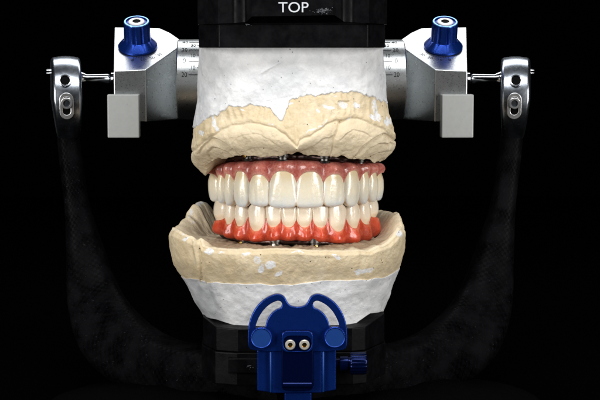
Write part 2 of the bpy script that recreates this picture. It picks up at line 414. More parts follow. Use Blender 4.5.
def build_upper_cast():
    root = thing('dental_cast', 'upper tan stone dental cast with scooped lobes under white plaster, hanging above the teeth', 'dental cast', (0, 60, zt(165, 60)), 'tan stone casts in the articulator')
    n = len(TH); m = 170
    thd = np.degrees(TH)
    # --- stone
    pyb = ubot(np.where(thd > 180, thd, thd))
    rows = np.linspace(0, 1, m)
    pyt = 84.0
    V = np.zeros((n, m, 3)); 
    for j, r in enumerate(rows):
        py = pyt+(pyb-pyt)*r
        x, y = upper_base(TH, py)
        z = zt(py, y) if False else np.array([U(300, p_, y_)[2] for p_, y_ in zip(py, y)])
        V[:, j] = np.stack([x, y, z], 1)
    px, py = P(V)
    nrm = np.stack([V[..., 0]-UCX, (V[..., 1]-UCY)*1.1, 0*V[..., 0]], -1); nrm /= np.linalg.norm(nrm, axis=-1, keepdims=True)
    front = ss(V[..., 1], 110, 50)
    a = arc(px)+fbm(V, 11, 3, 3)*1.5
    d = py-a; DD = np.maximum(pyb[:, None]-a, 6)
    t = np.clip(d/DD, 0, 1.2)
    inw = ss(d, -.3, 2.6)*1.9 - np.sin(np.clip(t, 0, 1)*math.pi)*4.0*ss(d, 0, 4) + 12.5*np.clip(t, 0, 1)**1.9
    inw *= np.where(py > 60, 1, 0)
    # raised rolled lip just above the scoop
    inw -= .6*np.exp(-((d+2.2)/1.8)**2)
    # crease between the two right lobes
    cx_ = np.interp(py, [118, 124, 140, 156], [343, 341, 336, 337]); inw += (1.7*np.exp(-((px-cx_)/1.6)**2) + 1.6*ss(px, cx_+10, cx_)*ss(px, cx_-10, cx_))*ss(d, 0, 3)
    cx2 = np.interp(py, [125, 140, 156], [258, 263, 262]); inw += .8*np.exp(-((px-cx2)/3.5)**2)*ss(d, 4, 10)
    inw += .9*np.exp(-((px-296.5)/2.8)**2)*ss(py, 135, 143)+1.4*ss(ubound(px)-py, .5, 4)
    # nested carved arches at both ends and across the lobes
    for amp, dec, pts in ((3.4, 8, [(197, 153), (204, 143), (212, 138), (220, 140), (228, 148), (234, 158)]), (3.0, 7, [(198, 160), (204, 151), (212, 147), (220, 151), (227, 161)]),
                          (2.6, 6, [(199, 167), (206, 158), (213, 156), (220, 163)]), (3.2, 8, [(361, 161), (366, 147), (375, 137.5), (385, 133), (395, 138)]),
                          (2.8, 7, [(368, 163), (373, 151), (381, 144), (395, 143)]), (2.4, 6, [(375, 165), (381, 155), (395, 150)]),
                          (.5, 9, [(228, 147), (238, 137), (252, 133), (266, 137), (280, 147)]), (1.1, 9, [(303, 152), (312, 146), (324, 139), (336, 134)]),
                          (1.1, 8, [(341, 140), (350, 131), (362, 130), (372, 136)]), (.7, 6, [(240, 152), (255, 147), (270, 150), (284, 155)]), (.7, 6, [(308, 155), (322, 150), (334, 150)])):
        q = smooth_poly(pts, 8, False); qx = np.array([k_[0] for k_ in q]); qy = np.array([k_[1] for k_ in q])
        dd = py-np.interp(px, qx, qy)-fbm(V, 8, 2, 44)*1.0
        inw += amp*ss(dd, -.4, 1.4)*np.exp(-np.clip(dd, 0, 99)/dec)*ss(px, qx[0]-2, qx[0]+3)*ss(px, qx[-1]+2, qx[-1]-3)*ss(d, 0, 3)
    # nicks along the bottom
    inw += 1.6*ss(t, .75, 1)*fbm(V, 10, 3, 77)
    inw -= fbm(V, 30, 3, 11)*1.5 + fbm(V, 7, 3, 12)*.42 + fbm(V, 2.4, 2, 13)*.14
    # tool marks on the trimmed wall
    inw += (.35*np.sin(px*.9+fbm(V, 20, 2, 8)*4)*ss(d, 0, -6))
    # square depression right
    inw += 1.2*ss(px, 337, 339)*ss(px, 351, 349)*ss(py, 100, 102)*ss(py, 112, 110)
    V -= nrm*(inw*front)[..., None]
    V[..., 2] += fbm(V, 11, 4, 21)*2.3*ss(t, .6, 1)
    patches = [(215, 122, 1.9, 8.5, -8), (201.5, 132, 2.2, 2.6, 20), (343.5, 106, 5.5, 3.6, 0), (357.5, 105.5, 4.2, 2.6, 0), (328, 106.5, 6, 1.6, 10), (331, 107.5, 3.2, 2.4, 0), (318, 111.5, 1.5, 1.9, 0), (376, 111, 2.0, 12, -18), (374, 118, 4.2, 2.6, 30), (387, 121, 2.1, 3.8, -14), (290, 104, 3.2, 1.2, 0), (323, 123.5, 8, .8, -35), (271, 124, 4, .8, 12), (311, 130, 6, .7, -32), (242, 110, 2, .7, 0), (350, 117, 2.2, .8, 0), (335.5, 95.5, 1.5, .9, 0)]
    patch = blobmask(px, py, patches, V)
    skin = ss(d, -.5, 2)*.5
    # underside: close inward to a shallow roof
    under = []
    for k, q in enumerate((.9, .7, .4, 0.02)):
        ring = V[:, -1].copy(); ring[:, 0] = UCX+(ring[:, 0]-UCX)*q; ring[:, 1] = UCY+(ring[:, 1]-UCY)*q; ring[:, 2] += (9, 14, 16, 16)[k]
        under.append(ring)
    top = V[:, 0].copy(); top[:, 0] = UCX+(top[:, 0]-UCX)*.02; top[:, 1] = UCY+(top[:, 1]-UCY)*.02
    allv = np.concatenate([top[:, None], V, np.stack(under, 1)], 1)
    z0 = np.zeros((n, 1)); z4 = np.zeros((n, 4))
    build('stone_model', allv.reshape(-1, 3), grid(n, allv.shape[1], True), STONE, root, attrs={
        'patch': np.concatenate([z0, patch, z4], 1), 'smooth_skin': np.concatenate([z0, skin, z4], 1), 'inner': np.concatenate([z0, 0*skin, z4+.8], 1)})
    # --- plaster
    m = 130
    x0, y0 = upper_base(TH, 100.0*np.ones(n)); p0 = P(np.stack([x0, y0, np.full(n, zt(100, -20))], 1))[0]
    bnd = ubound(p0)
    ptsn = np.stack([x0, y0, 0*x0], 1)
    bnd = bnd+fbm(ptsn, 6, 3, 41)*1.9+fbm(ptsn, 2, 2, 43)*.5
    V = np.zeros((n, m, 3)); pys = np.zeros((n, m))
    for j in range(m):
        r = min(j/(m-3), 1)
        py = 45+(bnd-45)*r; pys[:, j] = py
        x, y = upper_base(TH, py)
        z = np.array([U(300, p_, y_)[2] for p_, y_ in zip(py, y)])
        V[:, j] = np.stack([x, y, z], 1)
    nrm = np.stack([V[..., 0]-UCX, (V[..., 1]-UCY)*1.1, 0*V[..., 0]], -1); nrm /= np.linalg.norm(nrm, axis=-1, keepdims=True)
    px, py = P(V)
    off = .9*ss(bnd[:, None]-pys, 0, 1.2)+fbm(V, 30, 3, 11)*1.5+fbm(V, 7, 3, 12)*.3 + fbm(V, 16, 3, 50)*.7
    off += 1.1*np.exp(-((py-65-(px-275)*-.6)/1.6)**2)*ss(px, 258, 266)*ss(px, 286, 276)    # scraped ridge
    off -= .45*np.exp(-((py-101+(px-270)*.22)/1.0)**2)*ss(px, 262, 268)*ss(px, 300, 288)
    off[:, -2] -= 1.6; off[:, -1] -= 4
    off[:, 0:1] = 0
    V += nrm*off[..., None]
    top = V[:, 0].copy(); top[:, 0] *= .02; top[:, 1] = UCY+(top[:, 1]-UCY)*.02
    allv = np.concatenate([top[:, None], V], 1)
    dm = np.concatenate([np.zeros((n, 1)), .25*ss(px, 222, 200)+.2*ss(px, 372, 388)*ss(fbm(V, 12, 2, 3), -.4, .5)], 1)*0.6  # shade of both sides painted into the upper plaster colour
    build('mounting_plaster', allv.reshape(-1, 3), grid(n, m+1, True), PLASTER, root, attrs={'damp_and_shade': dm})
    return root

# ================================================================== LOWER CAST
LCX, LCY, LRX, LRY = -7.0, 66.0, 123.0, 98.0
lrim = interp([(-180, 236), (-165, 224), (-150, 232), (-143, 226), (-138, 211), (-136, 203.5), (-134, 201), (-130.5, 200), (-127, 201.5), (-124, 203), (-121.5, 208), (-119, 214), (-115, 218.5), (-107, 224), (-100, 227.5), (-90, 229.5), (-84, 231), (-78, 236), (-73, 240), (-70, 243), (-67.5, 240), (-65, 241), (-63, 246), (-58, 248), (-45, 250), (-20, 251.5), (0, 251.5), (25, 252.5), (45, 254.5), (55, 252), (65, 247), (75, 240), (84, 232), (90, 224), (96, 218), (101, 213.5), (106, 212.5), (113, 212), (124, 210.5), (131, 211.5), (140, 220), (150, 230), (180, 236), (250, 236)])
lbot = interp([(-180, 280), (-100, 272), (-90, 275), (-70, 277), (-50, 280.5), (-25, 284.5), (0, 284), (15, 281.5), (50, 279), (70, 272), (90, 268), (120, 265), (180, 280), (250, 272)])
lower_rad = smooth_tab([200, 236, 250, 262, 272, 282, 300, 318, 332], [.97, 1.0, .99, .97, .925, .87, .81, .75, .73])
def build_lower_cast():
    root = thing('dental_cast', 'lower tan stone dental cast with open bowl rim on white plaster, under the teeth', 'dental cast', (LCX, LCY, zt(330, 60)), 'tan stone casts in the articulator')
    n = len(TH); thd = np.degrees(TH); m = 90
    def surf(py):
        k = lower_rad(py); ex = np.interp(py, [250, 290, 325], [2.35, 2.6, 3.1])
        x, y = plan(TH, LRX*k, LRY*k, LCX+np.interp(py, [260, 325], [0, 6.0]), LCY, ex)
        z = np.array([U(300, p_, y_)[2] for p_, y_ in zip(py*np.ones(n), y)])
        return np.stack([x, y, z], 1)
    thw = np.where(thd > 180, thd-360, thd)
    rx_, ry_ = plan(TH, LRX, LRY, LCX, LCY, 2.35)
    prx = P(np.stack([rx_, ry_, np.full(n, zt(245, 0))], 1))[0]
    rimf = np.interp(prx, [172, 176, 180, 186, 190, 193, 195.5, 197.5, 199.5, 205, 225, 260, 300, 340, 372, 385, 397, 403], [230, 232.5, 235, 237, 241.5, 241, 239, 240.5, 246.5, 248, 250, 251, 250.5, 252, 253, 247.5, 237, 229])
    wf = ss(np.abs(thw), 92, 82)
    rim = lrim(thw)*(1-wf)+rimf*wf+fbm(np.stack([TH*60, 0*TH, 0*TH], 1), 9, 3, 5)*1.1
    bot = lbot(thw)+fbm(np.stack([TH*60, 0*TH, 0*TH], 1), 12, 3, 6)*1.2
    V = np.zeros((n, m, 3))
    for j in range(m):
        r = j/(m-1); V[:, j] = surf(rim+(bot+8-rim)*r)
    nrm = np.stack([V[..., 0]-LCX, (V[..., 1]-LCY)*1.1, 0*V[..., 0]], -1); nrm /= np.linalg.norm(nrm, axis=-1, keepdims=True)
    px, py = P(V)
    off = fbm(V, 34, 3, 61)*1.7+fbm(V, 8, 3, 62)*.28+fbm(V, 2.4, 2, 63)*.16
    rr = np.linspace(0, 1, m)[None, :]
    off -= 2.2*(1-ss(rr, 0, .10))+2.2*ss(rr, .88, .96)
    # vertical buttress marks at left
    off += 1.5*np.exp(-((px-192-(py-240)*.22)/2.0)**2)-1.6*np.exp(-((px-188-(py-240)*.22)/1.8)**2)
    off += -1.4*np.exp(-((px-197-(py-240)*.15)/1.3)**2)
    off += .2*np.sin(px*.55+fbm(V, 25, 2, 9)*5)
    V += nrm*off[..., None]
    patches = [(208, 251.5, 4.5, 2.4, 8), (236, 247.5, 4, 1.2, 0), (258.5, 260.5, 3.6, 4.8, 20), (262, 269, 3.0, 4.5, 10), (271, 265.0, 4.6, 4.2, 20), (279, 273, 2.6, 4, 30), (246, 254, 4, 1.4, 10), (364, 271.5, 9.5, 2.8, -18), (357, 271, 4, 3.6, 0), (337, 256.5, 4.5, 2.3, 40), (194.5, 262, 1.2, 6.5, -14), (400, 234, 2, 4, 0), (184, 238, 4, 2, -20), (298, 252, 6, 1.0, 3), (222, 253, 3, 1.0, 0), (176, 221, 2, 1.2, 0)]
    patch = blobmask(px, py, patches, V)
    # --- the bowl: from the lip inwards
    k = 80
    W = np.zeros((n, k, 3)); inner = np.zeros((n, k)); ring0 = V[:, 0].copy(); 
    side = np.abs(thd)  # for dips
    sidew = ss(np.abs(np.where(thd > 180, thd-360, thd)), 60, 100)
    dead = np.array([np.interp(abs(a if a < 180 else 360-a), [0, 60, 90, 120, 180], [3.0, 4.5, 9, 16, 4]) for a in thd])
    zfl = ring0[:, 2]
    zridge = zt(243, 10)      # floor level under the denture
    for j in range(k):
        q = 1-(j+1)/k*.96
        ring = ring0.copy(); ring[:, 0] = LCX+(ring0[:, 0]-LCX)*q; ring[:, 1] = LCY+(ring0[:, 1]-LCY)*q
        t = 1-q
        lip = ss(np.full(n, t), 0.0, .05)
        fl = zridge-4+fbm(ring, 11, 3, 91)*1.7+fbm(ring, 4, 2, 93)*.7
        # floor slopes down from the rim; rear horns fall more slowly
        slope = ss(np.full(n, t), 0.02, 1.0*np.interp(0, [0], [0])+.16)*(1-sidew)+sidew*ss(np.full(n, t), 0.0, .24)
        z = zfl*(1-slope)+fl*slope
        z = z+1.6*(1-abs(2*min(t/.05, 1)-1))*(1-sidew)
        z -= 0
        ring[:, 2] = z+fbm(ring, 8, 3, 97)*1.1*ss(np.full(n, t), .01, .08)
        # wet-looking scalloped impressions in the front gutter
        ring[:, 2] += (1-sidew)*1.6*np.abs(np.sin(thd*.16))*math.exp(-((t-.14)/.05)**2)
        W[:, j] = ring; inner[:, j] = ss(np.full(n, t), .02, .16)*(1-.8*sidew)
    pxw, pyw = P(W)
    pw = blobmask(pxw, pyw, [(200, 203, 5, 1.5, 0), (190, 212, 1.6, 5, 20), (193, 222, 1.4, 2.6, 0), (180, 237, 3.5, 2.2, -20)], W)
    allv = np.concatenate([W[:, ::-1], V], 1)
    z = np.zeros((n, m)); att = lambda a, b: np.concatenate([a[:, ::-1], b], 1)
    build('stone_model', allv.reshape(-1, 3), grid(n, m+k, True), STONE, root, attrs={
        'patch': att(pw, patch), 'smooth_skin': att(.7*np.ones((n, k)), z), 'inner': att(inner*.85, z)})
    # --- plaster
    m2 = 80
    V = np.zeros((n, m2, 3)); 
    low = np.interp(prx, [172, 190, 215, 240, 340, 362, 385, 403], [316, 319, 326, 330, 329, 327, 314, 312])
    prev = None
    for j in range(m2):
        r = max(j-2, 0)/(m2-3)
        py = bot+(low-bot)*r
        V[:, j] = surf(py)
    nrm = np.stack([V[..., 0]-LCX, (V[..., 1]-LCY)*1.1, 0*V[..., 0]], -1); nrm /= np.linalg.norm(nrm, axis=-1, keepdims=True)
    px, py = P(V)
    off = 1.0+fbm(V, 34, 3, 61)*1.7+fbm(V, 12, 3, 66)*.7
    off[:, 1] -= 1.5; off[:, 0] -= 5
    off += -1.2*np.exp(-((px-207-(py-285)*.35)/1.4)**2)*ss(py, 312, 300)+.9*np.exp(-((px-213-(py-285)*.3)/2.0)**2)*ss(py, 312, 300)
    off += -2.0*np.exp(-((px-384+(py-300)*.12)/2.5)**2)*ss(py, 292, 302)
    V += nrm*off[..., None]
    bt = V[:, -1].copy(); bt[:, 0] = LCX+(bt[:, 0]-LCX)*.02; bt[:, 1] = LCY+(bt[:, 1]-LCY)*.02
    allv = np.concatenate([V, bt[:, None]], 1)
    dm = .75*ss(px-(py-300)*.25, 226, 214)*ss(px, 195, 205)+.55*ss(px, 205, 199)
    dm *= ss(fbm(V, 26, 3, 4), -.9, .1)
    build('mounting_plaster', allv.reshape(-1, 3), grid(n, m2+1, True), PLASTER, root, attrs={'damp_and_shade': np.concatenate([dm, np.zeros((n, 1))], 1)})
    return root

# ================================================================== DENTURES
class Arch:
    def __init__(s, A, B, y0): s.A, s.B, s.y0 = A, B, y0
    def pt(s, t): return np.array([s.A*np.sin(t), s.y0+s.B*(1-np.cos(t))])
    def nrm(s, t):
        n = np.array([np.sin(t)/s.A, -np.cos(t)/s.B]); return n/np.linalg.norm(n)
    def solve(s, px, py):
        lo, hi = -1.45, 1.45
        for _ in range(50):
            mid = (lo+hi)/2; x, y = s.pt(mid); z = zt(py, y)
            if P(np.array([x, y, z]))[0] < px: lo = mid
            else: hi = mid
        return (lo+hi)/2

def make_tooth(arch, t0, t1, neck_py, edge_py, kind, sgn, mat, parent, rnd, label=None):
    p0, p1 = arch.pt(t0), arch.pt(t1); tc = (t0+t1)/2; pc = arch.pt(tc)
    ch = p1-p0; wdt = np.linalg.norm(ch)
    e = ch/wdt; nn = np.array([e[1], -e[0]])     # outward
    if np.dot(nn, arch.nrm(tc)) < 0: nn = -nn
    a = wdt/2*1.02
    zc = zt(neck_py, pc[1]); ze = zt(edge_py, pc[1]); H = abs(ze-zc)
    spec = {'central': (.80, 3.6, 11, 3.4), 'lateral': (.74, 3.0, 10, 3.2), 'canine': (.60, 2.15, 13, 5), 'premolar': (.50, 2.1, 15, 9), 'molar': (.55, 2.3, 17, 12), 'lower': (.72, 3.6, 8, 4)}[kind]
    vs, npow, b0, b1 = spec
    nr = 44; nc = 56
    vv = np.concatenate([np.linspace(-.09, .7, nr-20), .7+.3*np.sin(np.linspace(0, 1, 21)[1:]*math.pi/2)])
    V = []; cr = []; rim = []
    tilt = rnd.uniform(-.018, .018); tw = rnd.uniform(-.05, .05); push = rnd.uniform(-.5, .5)
    for v in vv:
        vc = max(v, 0)
        aw = a*(.90+.10*ss(np.array(vc), 0, .4)) if kind != 'lower' else a*(.86+.16*ss(np.array(vc), -.1, .6))
        end = (1-min(max((v-vs)/(1-vs), 0), 1)**npow)**(1/npow)
        bend = (1-min(max((v-.86)/.14, 0), 1)**2.2)**(1/2.2)
        aw = aw*max(end, .04)
        b = (b0+(b1-b0)*ss(np.array(vc), .1, 1.0))*max(bend, .05)
        # labial contour: bulge at the neck third, gently turning in to the edge
        lab = -2.2*(1-ss(np.array(vc), -.05, .3))-(.0 if v < .3 else (v-.3)**2*(4.2 if kind in ('premolar', 'molar') else 3.4))
        lab += -(1-max(bend, .05))*min(b1, 4)*.8
        cy_ = lab-b+push
        zz = zc+(ze-zc)*v
        for i in range(nc):
            an = 2*math.pi*i/nc; c_, s_ = math.cos(an), math.sin(an)
            ex = 2.45 if s_ > 0 else 2.1
            r = (abs(c_)**ex+abs(s_)**ex)**(-1/ex)
            u = r*c_; w_ = r*s_
            x = aw*u; y = b*w_
            if s_ > 0:
                win = math.exp(-((v-.62)/.33)**2)
                y -= (.42*math.exp(-((u-.33)/.13)**2)+.42*math.exp(-((u+.30)/.13)**2))*win*(1.0 if kind in ('central', 'lateral') else .5)
                if kind in ('canine', 'premolar', 'molar'): y += .9*math.exp(-(u/.35)**2)*win
            # curved incisal outline
            zo = 0
            if kind in ('central', 'lateral') and v > .9: zo = .25*math.cos(u*6)*(v-.9)/.1*sgn
            x2 = x+(zz-(zc+ze)/2)*tilt; y2 = cy_+y+x*tw
            q = pc+e*x2+nn*y2
            V.append((q[0], q[1], zz+zo))
            cr.append(max(v, 0)); rim.append(float(ss(np.array(abs(u)), .62, 1.0))*(1 if s_ > 0 else .3)*float(ss(np.array(v), .1, .5)))
    f = grid(nr, nc, False, True)
    f.append(tuple(range(nc))); f.append(tuple(reversed(range((nr-1)*nc, nr*nc))))
    return build('tooth', V, f, mat, parent, attrs={'crown': cr, 'rim': rim})

def make_gum(arch, ts, zen, pap, border_py, sgn, mat, parent, over, roll=.6):
    """ts: tooth boundaries (angle), zen: zenith rows, pap: papilla rows (len ts), border row fn of t"""
    ns = 620
    T = np.linspace(ts[0]-.035, ts[-1]+.035, ns)
    prof_w = np.concatenate([np.linspace(0, .12, 12), np.linspace(.15, .85, 26), np.linspace(.88, 1, 10)])
    inner = 6
    V = []; mg = []; gr = []
    kk = np.clip(np.searchsorted(ts, T)-1, 0, len(ts)-2); tsa = np.array(ts)
    ua = np.clip((T-tsa[kk])/(tsa[kk+1]-tsa[kk])*2-1, -1, 1)
    zpa = np.where(ua < 0, np.array(pap)[kk], np.array(pap)[kk+1])
    ma = np.array(zen)[kk]+(zpa-np.array(zen)[kk])*np.abs(ua)**2.7
    ker = np.exp(-(np.arange(-9, 10)/2.0)**2); ker /= ker.sum()
    ma = np.convolve(np.pad(ma, 9, mode='edge'), ker, 'valid')
    for it, t in enumerate(T):
        k = int(np.clip(np.searchsorted(ts, t)-1, 0, len(ts)-2))
        u = (t-ts[k])/(ts[k+1]-ts[k])*2-1; u = float(np.clip(u, -1, 1))
        zp = pap[k] if u < 0 else pap[k+1]
        mpy = ma[it]
        p = arch.pt(t); n_ = arch.nrm(t)
        bpy_ = border_py(t)
        center = math.cos(u*math.pi/2)
        dips = .5-.5*math.cos(math.pi*u); center = 1-dips
        lat = np.array([t*95, 0, 0])
        col = []
        for w_ in prof_w:
            py = mpy+(bpy_-mpy)*w_
            z = zt(py, p[1])
            wm = w_
            base = (.5+2.0*ss(np.array(w_), 0, .5))*center - (3.6-1.9*ss(np.array(w_), 0, .7))*dips
            base += over*ss(np.array(w_), .2, .9)
            o = float(base)-5.5*float(ss(np.array(max(ts[0]+.10-t, t-ts[-1]+.10)), 0, .135))
            if w_ < .12: o -= 6.5*(1-math.sqrt(max(0, 1-(1-w_/.12)**2)))
            if w_ > roll: o -= 8*(1-math.sqrt(max(0, 1-((w_-roll)/(1-roll))**2)))
            col.append((o, z, w_, 1-math.exp(-0)))
        pts = [(o, z) for o, z, _, _ in col]
        oL, zL = pts[-1]; o0, z0 = pts[0]
        inn = [(oL-6-(26-6)*i/(inner-1)*1.0, zL) for i in range(inner//2+1)]
        pts2 = pts+[(oL-8, zL), (-26, zL), (-30, (zL+z0)/2), (-26, z0), (o0-6, z0)]
        for i, (o, z) in enumerate(pts2):
            V.append((p[0]+n_[0]*o, p[1]+n_[1]*o, z))
            w_ = prof_w[i] if i < len(prof_w) else 1
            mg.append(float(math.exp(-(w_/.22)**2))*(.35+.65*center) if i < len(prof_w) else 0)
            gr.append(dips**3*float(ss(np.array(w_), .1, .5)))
    m = len(prof_w)+5
    V = np.array(V).reshape(ns, m, 3)
    d = fbm(V, 9, 2, 15)*.35+fbm(V, 2.6, 2, 17)*.06
    nn = np.array([arch.nrm(t) for t in T]); V[..., 0] += nn[:, None, 0]*d; V[..., 1] += nn[:, None, 1]*d
    f = grid(ns, m, False, True)
    f.append(tuple(range(m))); f.append(tuple(reversed(range((ns-1)*m, ns*m))))
    return build('gum', V.reshape(-1, 3), f, mat, parent, attrs={'margin': mg, 'groove': gr})

def sweep_bar(arch, t0, t1, off, py_of, hw, hh, seed, jag):
    ns = 220; V = []; nc = 12
    for t in np.linspace(t0, t1, ns):
        p = arch.pt(t); n_ = arch.nrm(t); z = zt(py_of(t), p[1])
        for i in range(nc):
            a = 2*math.pi*(i+.5)/nc; c, s = math.cos(a), math.sin(a)
            r = (abs(c)**4+abs(s)**4)**-.25
            o = off+hw*r*c; V.append((p[0]+n_[0]*o, p[1]+n_[1]*o, z+hh*r*s))
    V = np.array(V); V[:, 2] += fbm(V, 9, 3, seed)*jag; V[:, 1] += fbm(V, 7, 3, seed+4)*jag
    f = grid(ns, nc, False, True); f.append(tuple(range(nc))); f.append(tuple(reversed(range((ns-1)*nc, ns*nc))))
    return V, f

def build_dentures():
    rnd = random.Random(4)
    UA = Arch(99.8, 128, 0.0)
    ub = [222-.5, 231.0-.2, 247.3, 268.0, 296.4, 325.0, 346.2, 363.0, 373.0]
    # inner boundaries, then the two rear ones by angle
    tb = [UA.solve(b, 190) for b in (214.2, 220.8, 230.6, 247.2, 268.0, 296.4, 325.0, 346.2, 363.0, 372.8, 380.2)]
    tb = [tb[0]-.22]+tb+[tb[-1]+.22]
    up = thing('denture', 'upper full-arch denture with dark pink gums and larger pale teeth, directly under the upper cast', 'denture', (0, 50, zt(208, 50)), 'full-arch dentures between the casts')
    kinds = ['molar', 'premolar', 'premolar', 'canine', 'lateral', 'central', 'central', 'lateral', 'canine', 'premolar', 'premolar', 'molar']
    neck = [173.5, 174.5, 173.5, 171, 174.5, 171, 171.5, 174.5, 170.5, 172, 172.5, 173]
    edge = [201.5, 203.5, 206, 207.8, 206.5, 208.2, 208.2, 206.8, 207.5, 204.8, 202.5, 201]
    for i in range(12):
        make_tooth(UA, tb[i], tb[i+1], neck[i], edge[i], kinds[i], -1, UTOOTH, up, rnd)
    pap = [178, 180, 181, 183, 185.5, 185.5, 187, 185.5, 186, 184, 181, 180, 178]
    bfn = interp([(-1.3, 163.5), (-1.0, 163), (-.7, 161.5), (-.3, 160.5), (0, 160.5), (.4, 162), (.7, 163), (1.0, 163.5), (1.3, 162.5)])
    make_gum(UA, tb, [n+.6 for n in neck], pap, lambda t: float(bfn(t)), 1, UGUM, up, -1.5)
    V, f = sweep_bar(UA, -1.25, 1.25, -13, lambda t: float(bfn(t))-3.0, 7, 4, 3, .9)
    build('bar', V, f, BARM, up)
    for px, py, mt in ((243, 156.5, GOLD), (281, 157.5, ABUT), (328, 159, ABUT), (367, 163, ABUT)):
        t = UA.solve(px, py); p = UA.pt(t)-UA.nrm(t)*9; z = zt(py, p[1]); mb = MB()
        mb.lathe((p[0], p[1], z-4), (0, 0, 1), [(0, 6.5), (2, 7), (2.4, 5.2), (4.5, 5.2), (5, 6.2), (9, 6.6), (9.5, 3), (12, 3)], 32)
        a = mb.build('abutment', [ABUT], up, sharp=40)
        if mt is GOLD:
            s_ = MB(); q = p+UA.nrm(t)*6.4; s_.lathe((q[0], q[1], z+1.2), (UA.nrm(t)[0], UA.nrm(t)[1], 0), [(-1, 2.0), (.8, 2.0), (1.1, 1.5)], 20); s_.build('screw', [GOLD], a)
    # lower
    LA = Arch(96.6, 124, 7.5)
    tb = [LA.solve(b, 215) for b in (221.5, 231.0, 245.2, 264.6, 280.5, 296.6, 313.2, 329.5, 348.8, 363.5, 373.8)]
    tb = [tb[0]-.24]+tb+[tb[-1]+.24]
    lo = thing('denture', 'lower full-arch denture with bright orange-red gums and smaller cream teeth, resting above the lower cast', 'denture', (0, 50, zt(244, 50)), 'full-arch dentures between the casts')
    kinds = ['molar', 'premolar', 'premolar', 'canine', 'lower', 'lower', 'lower', 'lower', 'canine', 'premolar', 'premolar', 'molar']
    neck = [220, 224.5, 226.5, 231.5, 227.5, 227.8, 228, 228.2, 232.3, 228.8, 224.8, 217.5]
    edge = [199, 200, 201, 202, 203.5, 203.5, 203.5, 203.5, 202, 201, 200, 199]
    for i in range(12):
        make_tooth(LA, tb[i], tb[i+1], neck[i], edge[i], kinds[i], 1, LTOOTH, lo, rnd)
    pap = [215, 216, 216.5, 215, 215, 214.5, 215, 215, 215, 216, 216, 214, 212]
    bfn2 = interp([(-1.3, 228), (-1.1, 233), (-.8, 239), (-.5, 242.5), (-.2, 241.5), (0, 241.5), (.3, 243), (.6, 245), (.85, 244), (1.05, 240), (1.3, 232)])
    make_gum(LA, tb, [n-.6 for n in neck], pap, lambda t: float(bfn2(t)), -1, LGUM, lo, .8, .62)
    V, f = sweep_bar(LA, -1.1, 1.1, -14, lambda t: float(bfn2(t))+1.0, 7, 3, 23, .8)
    build('bar', V, f, BARM, lo)
    for px, py in ((239, 241), (273, 243.5), (317, 245), (354, 245.5)):
        t = LA.solve(px, py); p = LA.pt(t)-LA.nrm(t)*8; z = zt(py, p[1]); mb = MB()
        mb.lathe((p[0], p[1], z-7), (0, 0, 1), [(0, 4), (3.5, 4.2), (4, 6), (7, 6.3), (7.4, 5), (9, 5), (9.5, 6.4), (14, 6.4)], 32)
        a = mb.build('abutment', [ABUT], lo, sharp=40)
        s_ = MB(); q = p+LA.nrm(t)*5.6; s_.lathe((q[0], q[1], z-1), (LA.nrm(t)[0], LA.nrm(t)[1], .1), [(-1, 1.9), (.8, 1.9), (1.1, 1.4)], 20); s_.build('screw', [GOLD if px in (239, 317) else SCREW], a)

# ================================================================== ARTICULATOR
def scuffattr(me_obj, fn):
    me = me_obj.data; at = me.attributes.new('scuff', 'FLOAT', 'POINT')
    co = np.empty(len(me.vertices)*3); me.vertices.foreach_get('co', co)
    co = co.reshape(-1, 3)/S+ORI[me_obj]
    at.data.foreach_set('value', fn(co).astype(np.float32))

def extr(plan_pts, z0, z1, mb, mi=0):
    mb.prism([(x, y, z1) for x, y in plan_pts], [(x, y, z0) for x, y in plan_pts], mi)

